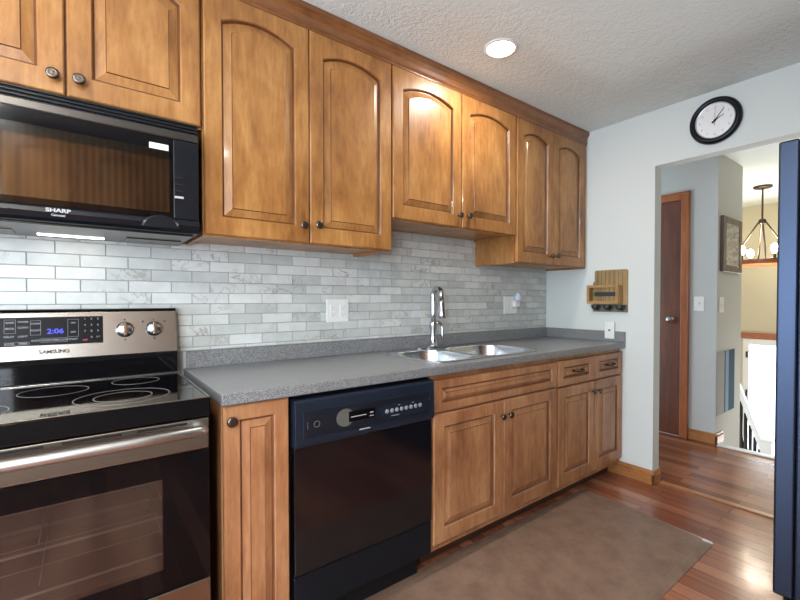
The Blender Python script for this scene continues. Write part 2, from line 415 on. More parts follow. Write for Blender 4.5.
def baseboard(name, L):
    o = struct(name, boxes(*L), M['oak_base'], bevel=0.006, seg=3)
bh = 0.092
def bb(name, x0, x1, y0, y1, axis, h=bh):
    """profiled baseboard: thicker foot, thinner moulded top; axis = side the room is on"""
    t0, t1 = 0.016, 0.010
    bm = bmesh.new()
    if axis == '-x':
        box(bm, x1-t0, x1, y0, y1, 0, h*0.72); box(bm, x1-t1, x1, y0, y1, h*0.72, h)
    elif axis == '-y':
        box(bm, x0, x1, y1-t0, y1, 0, h*0.72); box(bm, x0, x1, y1-t1, y1, h*0.72, h)
    return bm
bm = bb('', 0, XR, OY-0.016, -0.53, '-x')
bm2 = bb('', XR-0.016, XR+WT, 0, OY, '-y'); me = bpy.data.meshes.new('t'); bm2.to_mesh(me); bm.from_mesh(me); bm2.free()
struct('baseboard_right', bm, M['oak_base'], bevel=0.004, seg=3)
bm = bb('', 0, XA, YH-0.016, -0.619, '-x'); bm2 = bb('', XA-0.016, XA+0.16, 0, YH, '-y'); me = bpy.data.meshes.new('t'); bm2.to_mesh(me); bm.from_mesh(me); bm2.free()
struct('baseboard_hall', bm, M['oak_base'], bevel=0.004, seg=3)
struct('trim_2', boxes((XA-0.03, XA+0.035, -2.5, YH-0.018, 0.0, 0.010), (XA+0.02, XA+0.035, -2.5, YH-0.018, -0.12, 0.0)), M['white_trim'], bevel=0.003)
struct('trim_pale_line', bx(XR+0.060, XR+0.100, -2.5, OY-0.02, 0.0, 0.008), M['oak_base'], bevel=0.003)  # added strip standing in for a thin pale line on the floor

# ------------------------------------------------------------------ marble backsplash
bm = bmesh.new(); lay = bm.faces.layers.float.new('tone')
box(bm, -2.2, -0.002, -0.006, -0.001, 0.84, 1.60, 1); box(bm, -0.002, XR-0.001, -0.006, -0.001, 0.9856, 1.60, 1)
PW, PH, G = 0.1462, 0.0462, 0.0022
zt = 1.417
for k in range(-4, 13):
    z1 = zt - k*PH; z0 = z1 - PH
    if z0 > 1.585 or z1 < 0.86: continue
    off = -0.113 if k % 2 == 0 else -0.043
    i = int((-2.2 - off)/PW) - 1
    while off + i*PW < XR-0.002:
        x0 = max(off + i*PW, -2.2); x1 = min(off + (i+1)*PW, XR-0.002); i += 1
        if x1 - x0 < 0.01: continue
        if x1 > 0 and z0 < 0.9856:
            if z1 < 0.992: continue
            z0 = 0.9856
        tone = random.random()
        n0 = len(bm.faces); a, b, c, d = x0+G/2, x1-G/2, z0+G/2, z1-G/2
        fr = [bm.verts.new(p) for p in ((a+.001, -0.0100, c+.001), (b-.001, -0.0100, c+.001), (b-.001, -0.0100, d-.001), (a+.001, -0.0100, d-.001))]
        bk = [bm.verts.new(p) for p in ((a, -0.0060, c), (b, -0.0060, c), (b, -0.0060, d), (a, -0.0060, d))]
        fs = [bm.faces.new(fr)] + [bm.faces.new((bk[q], bk[(q+1) % 4], fr[(q+1) % 4], fr[q])) for q in range(4)]
        for f in fs: f[lay] = tone
o = obj('tile_backsplash', bm, [M['marble'], M['grout']], origin=(0, 0, 0.84), normals=False)
setp(o, 'white and grey marble brick-pattern tile backsplash above the countertop', 'backsplash')

# ------------------------------------------------------------------ cabinets
def door_mesh(bm, x0, x1, z0, z1, y, thick, sl, sr, bot, top, arch, raised=0.026, K=20):
    """raised panel door, front at y facing -y. mats: 0 wood, 1 dark groove"""
    def L(inset, yy, a, fr=True):
        if not fr:
            X0, X1, Z0, Z1 = x0+inset, x1-inset, z0+inset, z1-inset; A = 0
        else:
            X0, X1, Z0, Z1 = x0+sl+inset, x1-sr-inset, z0+bot+inset, z1-top-inset; A = a
        P = [(X0, yy, Z0), (X1, yy, Z0)]
        for k in range(K+1):
            t_ = 1 - 2*k/K
            P.append(((X0+X1)/2 + t_*(X1-X0)/2, yy, Z1 - A + A*(1-t_*t_)))
        return P
    R_ = 0.010 + raised
    loops = [L(0, y+thick, 0, False), L(0, y+0.004, 0, False), L(0.004, y, 0, False),
             L(0, y, arch), L(0.003, y+0.005, arch), L(0.008, y+0.0125, arch), L(0.0095, y+0.0125, arch*0.98), L(R_, y+0.0040, arch*0.96), L(R_+0.0022, y+0.0004, arch*0.95)]
    loft(bm, loops, True, True, [0, 0, 0, 0, 1, 1, 0, 1])

def knob(parent, x, y, z, m='pewter', s=1.0, name='knob'):
    return obj(name, lathe([(0.006*s, 0), (0.006*s, 0.010*s), (0.013*s, 0.014*s), (0.0165*s, 0.019*s), (0.0165*s, 0.023*s), (0.011*s, 0.027*s), (0.009*s, 0.0262*s), (0.001, 0.0285*s)], (x, y, z), (0, -1, 0), 20), M[m], parent, smooth=True)

def add_door(parent, x0, x1, z0, z1, y, arch, kn=None, wm='maple', gm='maple_groove', fr=(0.058, 0.058, 0.066, 0.058), name='door', raised=0.026, thick=0.019):
    bm = bmesh.new(); door_mesh(bm, x0, x1, z0, z1, y, thick, fr[0], fr[1], fr[2], fr[3], arch, raised)
    d = obj(name, bm, [M[wm], M[gm]], parent)
    if kn: knob(d, kn[0], y, kn[1])
    return d

def cabinet_box(parent, x0, x1, z0, z1, yf, yb, wm, rail=0.012, name='cabinet_box'):
    """carcass: sides, recessed bottom, face frame"""
    bm = bmesh.new()
    box(bm, x0, x1, yf, yb, z0+rail, z1)                 # body
    box(bm, x0, x1, yf, yf+0.019, z0, z0+rail)           # bottom rail hanging lower
    box(bm, x0, x0+0.014, yf+0.019, yb, z0, z0+rail); box(bm, x1-0.014, x1, yf+0.019, yb, z0, z0+rail)
    return obj(name, bm, M[wm], parent, bevel=0.0012, seg=1)

UT = 2.325
def wall_cab(x0, x1, z0, doors, label, z1=UT, y=UF, arch=0.035, fr=(0.058, 0.058, 0.066, 0.062)):
    c = empty('wall_cabinet', ((x0+x1)/2, -0.17, z0), label, 'cabinet', 'wall cabinets over the counter')
    cabinet_box(c, x0, x1, z0, z1, y+0.021, -0.011, 'maple')
    for a, b, kx, kz in doors:
        add_door(c, a, b, z0+0.006, z1-0.006, y, arch, (kx, kz), fr=fr)
    return c
wall_cab(-0.722, 0.009, 1.812, [(-0.718, -0.363, -0.389, 1.867), (-0.357, 0.004, -0.329, 1.869)], 'short wall cabinet with two arched doors above the microwave')
wall_cab(0.011, 0.8215, 1.434, [(0.015, 0.4085, 0.380, 1.509), (0.4125, 0.819, 0.444, 1.516)], 'tall two-door wall cabinet hanging right of the microwave')
wall_cab(0.8235, 1.7385, 1.590, [(0.828, 1.277, 1.256, 1.660), (1.283, 1.732, 1.325, 1.663)], 'shorter two-door wall cabinet hanging above the sink')
wall_cab(1.7405, XR-0.003, 1.430, [(1.747, 2.118, 2.094, 1.494), (2.122, 2.500, 2.160, 1.498)], 'narrow two-door wall cabinet in the corner by the right wall')
# crown moulding
prof = [(-0.335, 2.3255), (-0.352, 2.3255), (-0.354, 2.334), (-0.359, 2.341), (-0.356, 2.352), (-0.358, 2.372), (-0.366, 2.390), (-0.373, 2.398), (-0.373, ZC-0.001), (-0.335, ZC-0.001)]
bm = bmesh.new(); loft(bm, [[(x, yy, zz) for yy, zz in prof] for x in (-2.0, XR-0.003)])
o = obj('crown_molding', bm, M['crown'], bevel=0.0015); setp(o, 'long reddish-brown crown molding between cabinet tops and ceiling', 'molding')
# a further cabinet left of the frame is out of sight; filler box carries the crown there
c = empty('wall_cabinet', (-1.35, -0.17, 1.434), 'tall wall cabinet left of the microwave, outside the picture', 'cabinet', 'wall cabinets over the counter')
cabinet_box(c, -1.62, -0.80, 1.434, UT, UF+0.021, -0.011, 'maple')
for a, b, kx in ((-1.616, -1.212, -1.24), (-1.208, -0.804, -1.18)): add_door(c, a, b, 1.44, 2.319, UF, 0.035, (kx, 1.51))

# base cabinets
def base_body(c, x0, x1, x0t=None, ztop=0.874):
    bm = bmesh.new()
    box(bm, x0, x1, BF+0.021, -0.03, 0.085, ztop)
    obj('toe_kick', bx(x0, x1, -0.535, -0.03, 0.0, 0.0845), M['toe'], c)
    return obj('cabinet_box', bm, M['base_maple'], c, bevel=0.0012, seg=1)
BW = dict(wm='base_maple', gm='base_groove')
c = empty('base_cabinet', (0.11, -0.3, 0), 'narrow base cabinet with one door between range and dishwasher', 'cabinet', 'base cabinets under the counter')
base_body(c, 0.006, 0.220)
add_door(c, 0.009, 0.216, 0.118, 0.870, BF, 0, (0.030, 0.824), fr=(0.047, 0.047, 0.047, 0.047), raised=0.022, **BW)
c = empty('base_cabinet', (1.32, -0.3, 0), 'wide sink base cabinet with two doors under a false drawer front', 'cabinet', 'base cabinets under the counter')
# hollow sink base so the bowls hang inside
bm = boxes((0.853, 0.871, BF+0.021, -0.03, 0.085, 0.874), (1.767, 1.785, BF+0.021, -0.03, 0.085, 0.874), (0.871, 1.767, -0.045, -0.03, 0.085, 0.874),
           (0.871, 1.767, BF+0.021, -0.045, 0.085, 0.103), (0.871, 1.767, BF+0.021, BF+0.040, 0.103, 0.874))
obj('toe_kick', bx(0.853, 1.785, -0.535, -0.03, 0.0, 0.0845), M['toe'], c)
obj('cabinet_box', bm, M['base_maple'], c, bevel=0.001, seg=1)
add_door(c, 0.859, 1.316, 0.120, 0.697, BF, 0, (1.300, 0.619), fr=(0.062, 0.062, 0.062, 0.058), **BW)
add_door(c, 1.321, 1.777, 0.120, 0.697, BF, 0, (1.358, 0.619), fr=(0.062, 0.062, 0.062, 0.058), **BW)
add_door(c, 0.859, 1.777, 0.706, 0.848, BF, 0, None, fr=(0.048, 0.048, 0.036, 0.036), raised=0.012, name='false_drawer_front', **BW)
c = empty('base_cabinet', (2.16, -0.3, 0), 'end base cabinet with two small drawers over two doors by the right wall', 'cabinet', 'base cabinets under the counter')
base_body(c, 1.787, XR-0.003)
add_door(c, 1.792, 2.181, 0.120, 0.690, BF, 0, (2.160, 0.628), fr=(0.058, 0.058, 0.062, 0.058), **BW)
add_door(c, 2.186, 2.540, 0.120, 0.690, BF, 0, (2.225, 0.626), fr=(0.058, 0.058, 0.062, 0.058), **BW)
for a, b in ((1.792, 2.181), (2.186, 2.540)):
    d = add_door(c, a, b, 0.700, 0.850, BF, 0, None, fr=(0.052, 0.052, 0.040, 0.040), raised=0.010, name='drawer', **BW)
    xm = (a+b)/2; P = [(xm-0.045, BF, 0.779), (xm-0.045, BF-0.018, 0.779), (xm-0.036, BF-0.024, 0.779), (xm-0.015, BF-0.027, 0.776), (xm+0.015, BF-0.027, 0.776), (xm+0.036, BF-0.024, 0.779), (xm+0.045, BF-0.018, 0.779), (xm+0.045, BF, 0.779)]
    bm = tube(P, [0.008, 0.006, 0.005, 0.0065, 0.0065, 0.005, 0.006, 0.008], 10)
    obj('drawer_pull', bm, M['bronze'], d, smooth=True)

# ------------------------------------------------------------------ countertop with sink cutout
ZT, ZB, CF = 0.914, 0.876, -0.648
def rrect(x0, x1, y0, y1, r, n=8):
    P = []
    for cx, cy, a in ((x1-r, y1-r, 0), (x0+r, y1-r, 90), (x0+r, y0+r, 180), (x1-r, y0+r, 270)):
        for i in range(n+1):
            t_ = radians(a + 90*i/n); P.append((cx + r*cos(t_), cy + r*sin(t_)))
    return P
SX0, SX1, SY0, SY1 = 0.900, 1.722, -0.590, -0.125
bm = bmesh.new()
cut = rrect(SX0+0.012, SX1-0.012, SY0+0.012, SY1-0.012, 0.10)
def with_hole(bm, outer, holes, z, mi=0):
    es = []
    for Lp in [outer]+holes:
        vs = [bm.verts.new((a, b, z)) for a, b in Lp]
        es += [bm.edges.new((vs[i], vs[(i+1) % len(vs)])) for i in range(len(vs))]
    g_ = bmesh.ops.triangle_fill(bm, use_beauty=True, edges=es)
    return [f for f in g_['geom'] if isinstance(f, bmesh.types.BMFace)]
fs = with_hole(bm, [(0.0, CF), (XR-0.002, CF), (XR-0.002, -0.002), (0.0, -0.002)], [cut], ZT)
ex = bmesh.ops.extrude_face_region(bm, geom=fs)
bmesh.ops.translate(bm, verts=[v for v in ex['geom'] if isinstance(v, bmesh.types.BMVert)], vec=(0, 0, ZB-ZT))
ct = empty('countertop', (1.27, -0.32, ZB), 'long grey speckled countertop with matching low backsplash', 'countertop')
obj('counter_slab', bm, M['counter'], ct, bevel=0.004)
obj('back_splash', bx(0.008, XR-0.003, -0.030, -0.0105, ZT+0.0002, 0.985), M['counter'], ct, bevel=0.002)
obj('side_splash', bx(XR-0.020, XR-0.002, CF, -0.0305, ZT+0.0002, 0.985), M['counter'], ct, bevel=0.002)

# sink
sk = empty('kitchen_sink', (1.31, -0.36, ZT), 'double-bowl stainless steel sink set into the countertop', 'sink')
b1 = (0.930, 1.232, -0.568, -0.168); b2 = (1.268, 1.694, -0.568, -0.168)
bm = bmesh.new()
fs = with_hole(bm, rrect(SX0, SX1, SY0, SY1, 0.11), [rrect(*b1, 0.10), rrect(*b2, 0.10)], ZT+0.004)
ex = bmesh.ops.extrude_face_region(bm, geom=fs)
bmesh.ops.translate(bm, verts=[v for v in ex['geom'] if isinstance(v, bmesh.types.BMVert)], vec=(0, 0, -0.0036))
obj('rim', bm, M['sink_steel'], sk, bevel=0.0012)
for b in (b1, b2):
    bm = bmesh.new(); D_ = 0.17
    def lp(i, z): return [(a, c_, z) for a, c_ in rrect(b[0]+i, b[1]-i, b[2]+i, b[3]-i, max(0.10-i*0.6, 0.03))]
    loft(bm, [lp(-0.0005, ZT+0.003), lp(0.004, ZT-0.01), lp(0.008, ZT-D_+0.03), lp(0.020, ZT-D_+0.006), lp(0.045, ZT-D_), lp(0.047, ZT-D_-0.0015), lp(0.018, ZT-D_+0.003), lp(0.006, ZT-D_+0.03), lp(0.002, ZT-0.01), lp(-0.002, ZT+0.0004)], False, False)
    cxm, cym = (b[0]+b[1])/2, (b[2]+b[3])/2
    vs = [bm.verts.new((a, c_, ZT-D_-0.0002)) for a, c_ in rrect(b[0]+0.045, b[1]-0.045, b[2]+0.045, b[3]-0.045, 0.073)]; bm.faces.new(vs)
    bo = obj('bowl', bm, M['sink_steel'], sk, smooth=True)
    obj('drain', lathe([(0.045, 0), (0.045, 0.002), (0.036, 0.003), (0.030, 0.001), (0.008, 0.001), (0.006, 0.006), (0.001, 0.007)], (cxm, cym, ZT-D_), (0, 0, 1)), M['chrome'], bo, smooth=True)

# faucet
fx, fy = 1.312, -0.082
fc = empty('kitchen_faucet', (fx, fy, ZT), 'tall chrome gooseneck faucet standing behind the sink', 'faucet')
bm = bmesh.new(); loft(bm, [[(a, b_, z) for a, b_ in rrect(1.185, 1.435, -0.110, -0.052, 0.028)] for z in (ZT+0.0003, ZT+0.007)] + [[(a, b_, ZT+0.010) for a, b_ in rrect(1.192, 1.428, -0.104, -0.058, 0.022)]])
obj('deck_plate', bm, M['chrome'], fc, smooth=False)
obj('body', lathe([(0.029, 0.009), (0.029, 0.016), (0.023, 0.022), (0.020, 0.06), (0.019, 0.12), (0.0215, 0.135), (0.0215, 0.155), (0.016, 0.165)], (fx, fy, ZT), (0, 0, 1)), M['chrome'], fc, smooth=True)
ah = arc((fx, fy-0.037, 1.232), 0.037, 0, 180, 14, (0, 1, 0), (0, 0, 1))
P = [(fx, fy, 1.06), (fx, fy, 1.12), (fx, fy, 1.17)] + ah + [(fx, fy-0.075, 1.200)]
obj('gooseneck', tube(P, 0.0165, 14), M['chrome'], fc, smooth=True)
obj('spray_head', lathe([(0.016, 0), (0.0165, 0.02), (0.0195, 0.06), (0.024, 0.090), (0.0245, 0.108), (0.020, 0.116), (0.001, 0.114)], (fx, fy-0.075, 1.210), (0, -0.06, -1)), M['chrome'], fc, smooth=True)
obj('lever', tube([(fx+0.018, fy, 1.062), (fx+0.036, fy-0.004, 1.066), (fx+0.050, fy-0.010, 1.058), (fx+0.056, fy-0.018, 1.030), (fx+0.052, fy-0.024, 0.995), (fx+0.048, fy-0.028, 0.965)], [0.013, 0.012, 0.009, 0.007, 0.0075, 0.006], 12), M['chrome'], fc, smooth=True)
o = obj('soap_dispenser_cap', lathe([(0.016, 0), (0.016, 0.005), (0.010, 0.010), (0.009, 0.018), (0.001, 0.020)], (1.222, -0.15, ZT+0.0042), (0, 0, 1)), M['chrome'], smooth=True)
setp(o, 'small chrome hole cap on the sink rim beside the faucet plate', 'sink cap')

# ------------------------------------------------------------------ range
RX0, RX1 = -0.800, -0.034
rg = empty('kitchen_range', (-0.42, -0.33, 0), 'freestanding stainless steel electric range with black glass cooktop', 'range')
bm = boxes((RX0, RX1, -0.635, -0.02, 0.06, 0.765), (RX0, RX0+0.03, -0.635, -0.02, 0.765, 0.885), (RX1-0.03, RX1, -0.635, -0.02, 0.765, 0.885))
# body with oven cavity: shell boxes
bm.free()
bm = boxes((RX0, RX0+0.10, -0.632, -0.02, 0.05, 0.885), (RX1-0.10, RX1, -0.632, -0.02, 0.05, 0.885), (RX0+0.10, RX1-0.10, -0.12, -0.02, 0.05, 0.885),
           (RX0+0.10, RX1-0.10, -0.632, -0.12, 0.74, 0.885), (RX0+0.10, RX1-0.10, -0.632, -0.12, 0.05, 0.40))
obj('body', bm, M['matte_black'], rg)
bm = boxes((RX0+0.102, RX0+0.106, -0.63, -0.125, 0.402, 0.738), (RX1-0.106, RX1-0.102, -0.63, -0.125, 0.402, 0.738), (RX0+0.106, RX1-0.106, -0.13, -0.125, 0.402, 0.738), (RX0+0.106, RX1-0.106, -0.63, -0.13, 0.402, 0.406), (RX0+0.106, RX1-0.106, -0.63, -0.13, 0.734, 0.738))
obj('oven_liner', bm, M['enamel'], rg)
for zz in (0.482, 0.588):
    bm = bmesh.new()
    for k in range(4): tube([(RX0+0.108, -0.645+k*0.14, zz), (RX1-0.108, -0.645+k*0.14, zz)], 0.0016 if k else 0.0035, 6, bm)
    for xx in (RX0+0.112, -0.42, RX1-0.112): tube([(xx, -0.605, zz), (xx, -0.155, zz)], 0.0016, 6, bm)
    obj('oven_rack', bm, M['rack_wire'], rg, smooth=True)
# cooktop
ck = obj('cooktop', boxes((RX0+0.004, RX1-0.004, -0.655, -0.118, 0.895, 0.9135)), M['black_gloss'], rg, bevel=0.003, label='black ceramic glass cooktop')
obj('cooktop_trim', boxes((RX0, RX1, -0.662, -0.6555, 0.9135, 0.9165), (RX0, RX0+0.006, -0.6555, -0.112, 0.9135, 0.9165), (RX1-0.006, RX1, -0.6555, -0.112, 0.9135, 0.9165), (RX0+0.006, RX1-0.006, -0.118, -0.112, 0.9135, 0.9165)), M['steel'], ck, bevel=0.001)
obj('front_edge', bx(RX0, RX1, -0.662, -0.636, 0.858, 0.9134), M['black_gloss'], rg, bevel=0.004)
def ring(x, y, r):
    bm = bmesh.new(); n = 48; w_ = 0.0012
    loft(bm, [[(x+(r+a)*cos(2*pi*k/n), y+(r+a)*sin(2*pi*k/n), z) for k in range(n)] for a, z in ((w_, 0.9133), (w_, 0.9139), (-w_, 0.9139), (-w_, 0.9133))], close=True)
    return bm
for x, y, r in ((-0.235, -0.485, 0.118), (-0.235, -0.485, 0.072), (-0.183, -0.215, 0.070), (-0.402, -0.262, 0.086), (-0.600, -0.490, 0.118), (-0.610, -0.215, 0.075)):
    obj('burner_ring', ring(x, y, r), M['ring_grey'], ck)
# oven door
dx0, dx1 = RX0+0.004, RX1-0.004
od = obj('oven_door', boxes((dx0, dx1, -0.660, -0.636, 0.764, 0.854)), M['steel'], rg, bevel=0.003, label='stainless top band of the oven door')
WX0, WX1, WZ0, WZ1 = -0.682, -0.158, 0.442, 0.699
obj('door_glass', boxes((dx0, WX0, -0.660, -0.636, 0.379, 0.763), (WX1, dx1, -0.660, -0.636, 0.379, 0.763), (WX0, WX1, -0.660, -0.636, WZ1, 0.763), (WX0, WX1, -0.660, -0.636, 0.379, WZ0)), M['black_gloss'], od, label='glossy black oven door glass')
obj('oven_window', bx(WX0, WX1, -0.6595, -0.6565, WZ0, WZ1), M['oven_glass'], od, label='tinted see-through oven window')
bm = tube([(dx0+0.02, -0.660, 0.815), (dx0+0.022, -0.688, 0.826), (dx0+0.035, -0.706, 0.830), (-0.62, -0.716, 0.831), (-0.42, -0.719, 0.831), (-0.22, -0.716, 0.831), (dx1-0.035, -0.706, 0.830), (dx1-0.022, -0.688, 0.826), (dx1-0.02, -0.660, 0.815)], 0.0145, 14)
obj('oven_handle', bm, M['handle_steel'], od, smooth=True)
for k in range(4):
    xx = -0.68+k*0.155
    obj('vent_slot', bx(xx, xx+0.12, -0.6606, -0.6595, 0.842, 0.848), M['matte_black'], od)
obj('storage_drawer', bx(dx0, dx1, -0.662, -0.634, 0.075, 0.375), M['steel'], rg, bevel=0.003)
obj('kick_base', bx(RX0+0.02, RX1-0.02, -0.60, -0.05, 0.0, 0.05), M['matte_black'], rg)
# backguard
bg = bmesh.new()
gp = [(-0.016, 0.93), (-0.066, 0.93), (-0.086, 0.998), (-0.062, 1.158), (-0.050, 1.166), (-0.016, 1.166)]
bm = bmesh.new(); loft(bm, [[(x, a, b) for a, b in gp[1:]+gp[:1]] for x in (RX0, RX1)])
bg.free()
bk = obj('backguard', bm, M['steel'], rg, bevel=0.002)
obj('top_cap', bx(RX0, RX1, -0.060, -0.016, 1.1662, 1.1695), M['matte_black'], rg)
obj('lower_panel', bx(RX0+0.002, RX1-0.002, -0.094, -0.02, 0.917, 0.999), M['black_gloss'], rg, bevel=0.002)
slope = math.atan2(0.024, 0.160)
def onbg(x, z, off=0.0):          # point on the sloping control face
    return Vector((x, -0.086 + (z-0.998)*0.15 - off, z))
RT = (pi/2 - slope, 0, 0)
def plate_bg(x0, x1, z0, z1, t0, t1):
    bm = bmesh.new()
    loft(bm, [[onbg(x0, z0, t), onbg(x1, z0, t), onbg(x1, z1, t), onbg(x0, z1, t)] for t in (t0, t1)])
    return bm
cp = obj('control_panel', plate_bg(-0.545, -0.272, 1.046, 1.143, 0.0, 0.0012), M['panel_black'], bk, label='black touch control panel with grey legends')
def txt(name, body, size, x, z, m='legend', w=1.0, off=0.0016, bold=0.0):
    return text(name, body, size, onbg(x, z, off), RT, M[m], cp, 0.0002, bold, w)
def frame_bg(x0, x1, z0, z1, m='legend', w_=0.0008):
    bm = bmesh.new()
    for a in ((x0, x1, z1-w_, z1), (x0, x1, z0, z0+w_), (x0, x0+w_, z0, z1), (x1-w_, x1, z0, z1)):
        loft(bm, [[onbg(a[0], a[2], t), onbg(a[1], a[2], t), onbg(a[1], a[3], t), onbg(a[0], a[3], t)] for t in (0.001, 0.0018)])
    return bm
obj('key_outline', frame_bg(-0.534, -0.506, 1.090, 1.136), M['legend'], cp)
obj('key_outline', frame_bg(-0.470, -0.443, 1.082, 1.132), M['legend'], cp)
obj('key_outline', frame_bg(-0.372, -0.342, 1.072, 1.134), M['legend'], cp)
obj('key_outline', frame_bg(-0.443, -0.372, 1.056, 1.070), M['legend'], cp)
obj('key_outline', frame_bg(-0.533, -0.472, 1.050, 1.060), M['legend'], cp)
for k, (bdy, x, z) in enumerate((('BAKE', -0.520, 1.126), ('BROIL', -0.520, 1.106), ('WARM', -0.488, 1.128), ('CLEAN', -0.488, 1.109), ('CONV', -0.456, 1.121), ('ROAST', -0.456, 1.098),
        ('DELAY', -0.522, 1.079), ('LIGHT', -0.488, 1.079), ('LOCK', -0.520, 1.055), ('TIMER', -0.488, 1.055), ('COOK', -0.428, 1.063), ('TIME', -0.406, 1.063), ('CLOCK', -0.386, 1.063), ('ON', -0.357, 1.121), ('OFF', -0.357, 1.088), ('START', -0.357, 1.063), ('AUTO', -0.456, 1.063))):
    txt('key_legend', bdy, 0.0085, x, z, bold=0.0002)
for i, ch in enumerate('1234567890'):
    x = -0.324 + (i % 3)*0.0185 if i < 9 else -0.3055
    txt('number_key', ch, 0.010, x, 1.134-(i//3)*0.022, bold=0.0002)
txt('number_key', 'OFF', 0.0085, -0.324, 1.058, 'red_print', bold=0.0003); txt('number_key', 'SET', 0.008, -0.287, 1.068)
txt('clock_display', '2:06', 0.024, -0.405, 1.093, 'led', 1.1, 0.0018, 0.0004)
text('lettering', 'SAMSUNG', 0.0185, onbg(-0.408, 1.023, 0.0022), RT, M['dark_slot'], bk, 0.0015, 0.0003, 0.95)['label'] = 'small raised maker lettering'
nrm = Vector((0, -cos(slope), sin(slope)))
for x in (-0.206, -0.112):
    p0 = onbg(x, 1.090)
    k1 = obj('burner_knob', lathe([(0.0285, 0), (0.0285, 0.004), (0.026, 0.006), (0.024, 0.020), (0.021, 0.023), (0.001, 0.0235)], p0, nrm, 28), M['chrome'], bk, smooth=True)
    bm = bx(-0.0055, 0.0055, -0.012, 0.0, -0.025, 0.025)
    bmesh.ops.rotate(bm, verts=bm.verts[:], cent=(0, 0, 0), matrix=Matrix.Rotation(-slope, 3, 'X'))
    bmesh.ops.translate(bm, verts=bm.verts[:], vec=p0 + nrm*0.022)
    obj('grip', bm, M['chrome'], k1, bevel=0.002)
    obj('knob_legend', lathe([(0.0032, 0), (0.0032, 0.0006)], onbg(x, 1.128), nrm, 10), M['dark_slot'], bk)
    obj('knob_legend', lathe([(0.0032, 0), (0.0032, 0.0006)], onbg(x, 1.052), nrm, 10), M['dark_slot'], bk)
for x in (-0.148, -0.076): obj('knob_legend', lathe([(0.0036, 0), (0.0036, 0.0006)], onbg(x, 1.118), nrm, 10), M['dark_slot'], bk)

# ------------------------------------------------------------------ microwave
MX0, MX1, MF = -0.768, -0.011, -0.400
mw = empty('microwave_oven', (-0.39, -0.2, 1.424), 'black over-the-range microwave mounted under the short cabinet', 'microwave')
bm = boxes((MX0, MX1, -0.360, -0.012, 1.432, 1.806))
obj('body', bm, M['black'], mw, bevel=0.003)
# louvred vent grille, slightly bowed back at the ends
vg = obj('vent_grille', bx(MX0, MX1, -0.392, -0.3605, 1.770, 1.806), M['matte_black'], mw, bevel=0.004)
bm = bmesh.new()
for k in range(3): box(bm, MX0+0.003, MX1-0.003, -0.399, -0.3915, 1.775+k*0.011, 1.781+k*0.011)
obj('louvre', bm, M['black'], vg, bevel=0.0015)
obj('trim_bar', bx(MX0, MX1, -0.402, -0.3605, 1.742, 1.7695), M['dark_steel'], mw, bevel=0.004)
# door: black frame with a window, bulging a little at the foot
WX0, WX1, WZ0, WZ1 = -0.700, -0.098, 1.494, 1.700
dm = obj('door', boxes((MX0+0.002, WX0, MF-0.004, -0.3605, 1.475, 1.741), (WX1, -0.090, MF-0.004, -0.3605, 1.475, 1.741), (WX0, WX1, MF-0.004, -0.3605, WZ1, 1.741), (WX0, WX1, MF-0.004, -0.3605, 1.475, WZ0)), M['black_gloss'], mw)
obj('screen', bx(WX0, WX1, MF+0.008, MF+0.012, WZ0, WZ1), M['screen'], dm, label='ribbed window screen')
obj('window', bx(WX0, WX1, MF-0.0035, MF-0.0015, WZ0, WZ1), M['microwave_glass'], dm)
gp = [(-0.3605, 1.432), (-0.388, 1.432), (-0.402, 1.440), (-0.410, 1.456), (-0.408, 1.468), (-0.402, 1.4745), (-0.3605, 1.4745)]
bm = bmesh.new(); loft(bm, [[(x, a, b) for a, b in gp] for x in (MX0, MX1)])
lb = obj('lower_bar', bm, M['black'], mw)
text('lettering', 'SHARP', 0.0150, (-0.380, -0.4125, 1.462), R_FRONT, M['print'], lb, 0.0003, 0.0005, 1.25)
text('lettering', 'Carousel', 0.0085, (-0.380, -0.4125, 1.4485), R_FRONT, M['print'], lb, 0.0003, 0.0002)
obj('release_handle', lathe([(0.052, 0), (0.050, 0.006), (0.040, 0.009), (0.001, 0.009)], (-0.125, -0.401, 1.444), (0, -1, 0), 28), M['black'], lb, smooth=True) if False else None
bm = bmesh.new(); hx0, hx1 = -0.178, -0.072
loft(bm, [[(hx0-i, yy, 1.442), (hx1+i, yy, 1.442)] + [((hx0+hx1)/2 + (hx1-hx0+2*i)/2*cos(radians(a)), yy, 1.442+(0.040+i)*sin(radians(a))) for a in range(15, 180, 15)] for i, yy in ((0, -0.400), (0, -0.411), (-0.006, -0.415))])
obj('release_handle', bm, M['black'], lb)
pn = obj('keypad', bx(-0.088, MX1, MF-0.003, -0.3605, 1.475, 1.741), M['black'], mw, bevel=0.004)
for k in range(4): obj('key', bx(-0.084, -0.058, MF-0.0055, MF-0.0028, 1.545+k*0.022, 1.552+k*0.022), M['print'] if k == 0 else M['matte_black'], pn)
obj('sticker', bx(-0.155, -0.101, MF-0.0052, MF-0.0042, 1.697, 1.716), M['white'], dm, label='small white paper sticker')
obj('bottom_plate', bx(MX0+0.01, MX1-0.01, -0.355, -0.03, 1.426, 1.4315), M['dark_steel'], mw, bevel=0.002)
obj('lamp', bx(-0.446, -0.266, -0.125, -0.085, 1.4235, 1.4262), M['strip_lamp'], mw, label='lit cooktop lamp strip')
obj('grease_filter', bx(-0.205, -0.035, -0.20, -0.06, 1.4225, 1.4258), M['pewter'], mw, bevel=0.001)
obj('grease_filter', bx(-0.70, -0.50, -0.20, -0.06, 1.4225, 1.4258), M['pewter'], mw, bevel=0.001)
l = area('cooktop_lamp_light', (-0.356, -0.105, 1.418), (0, 0, 0), 0.18, 0.04, 0.1, (1.0, 0.90, 0.76))

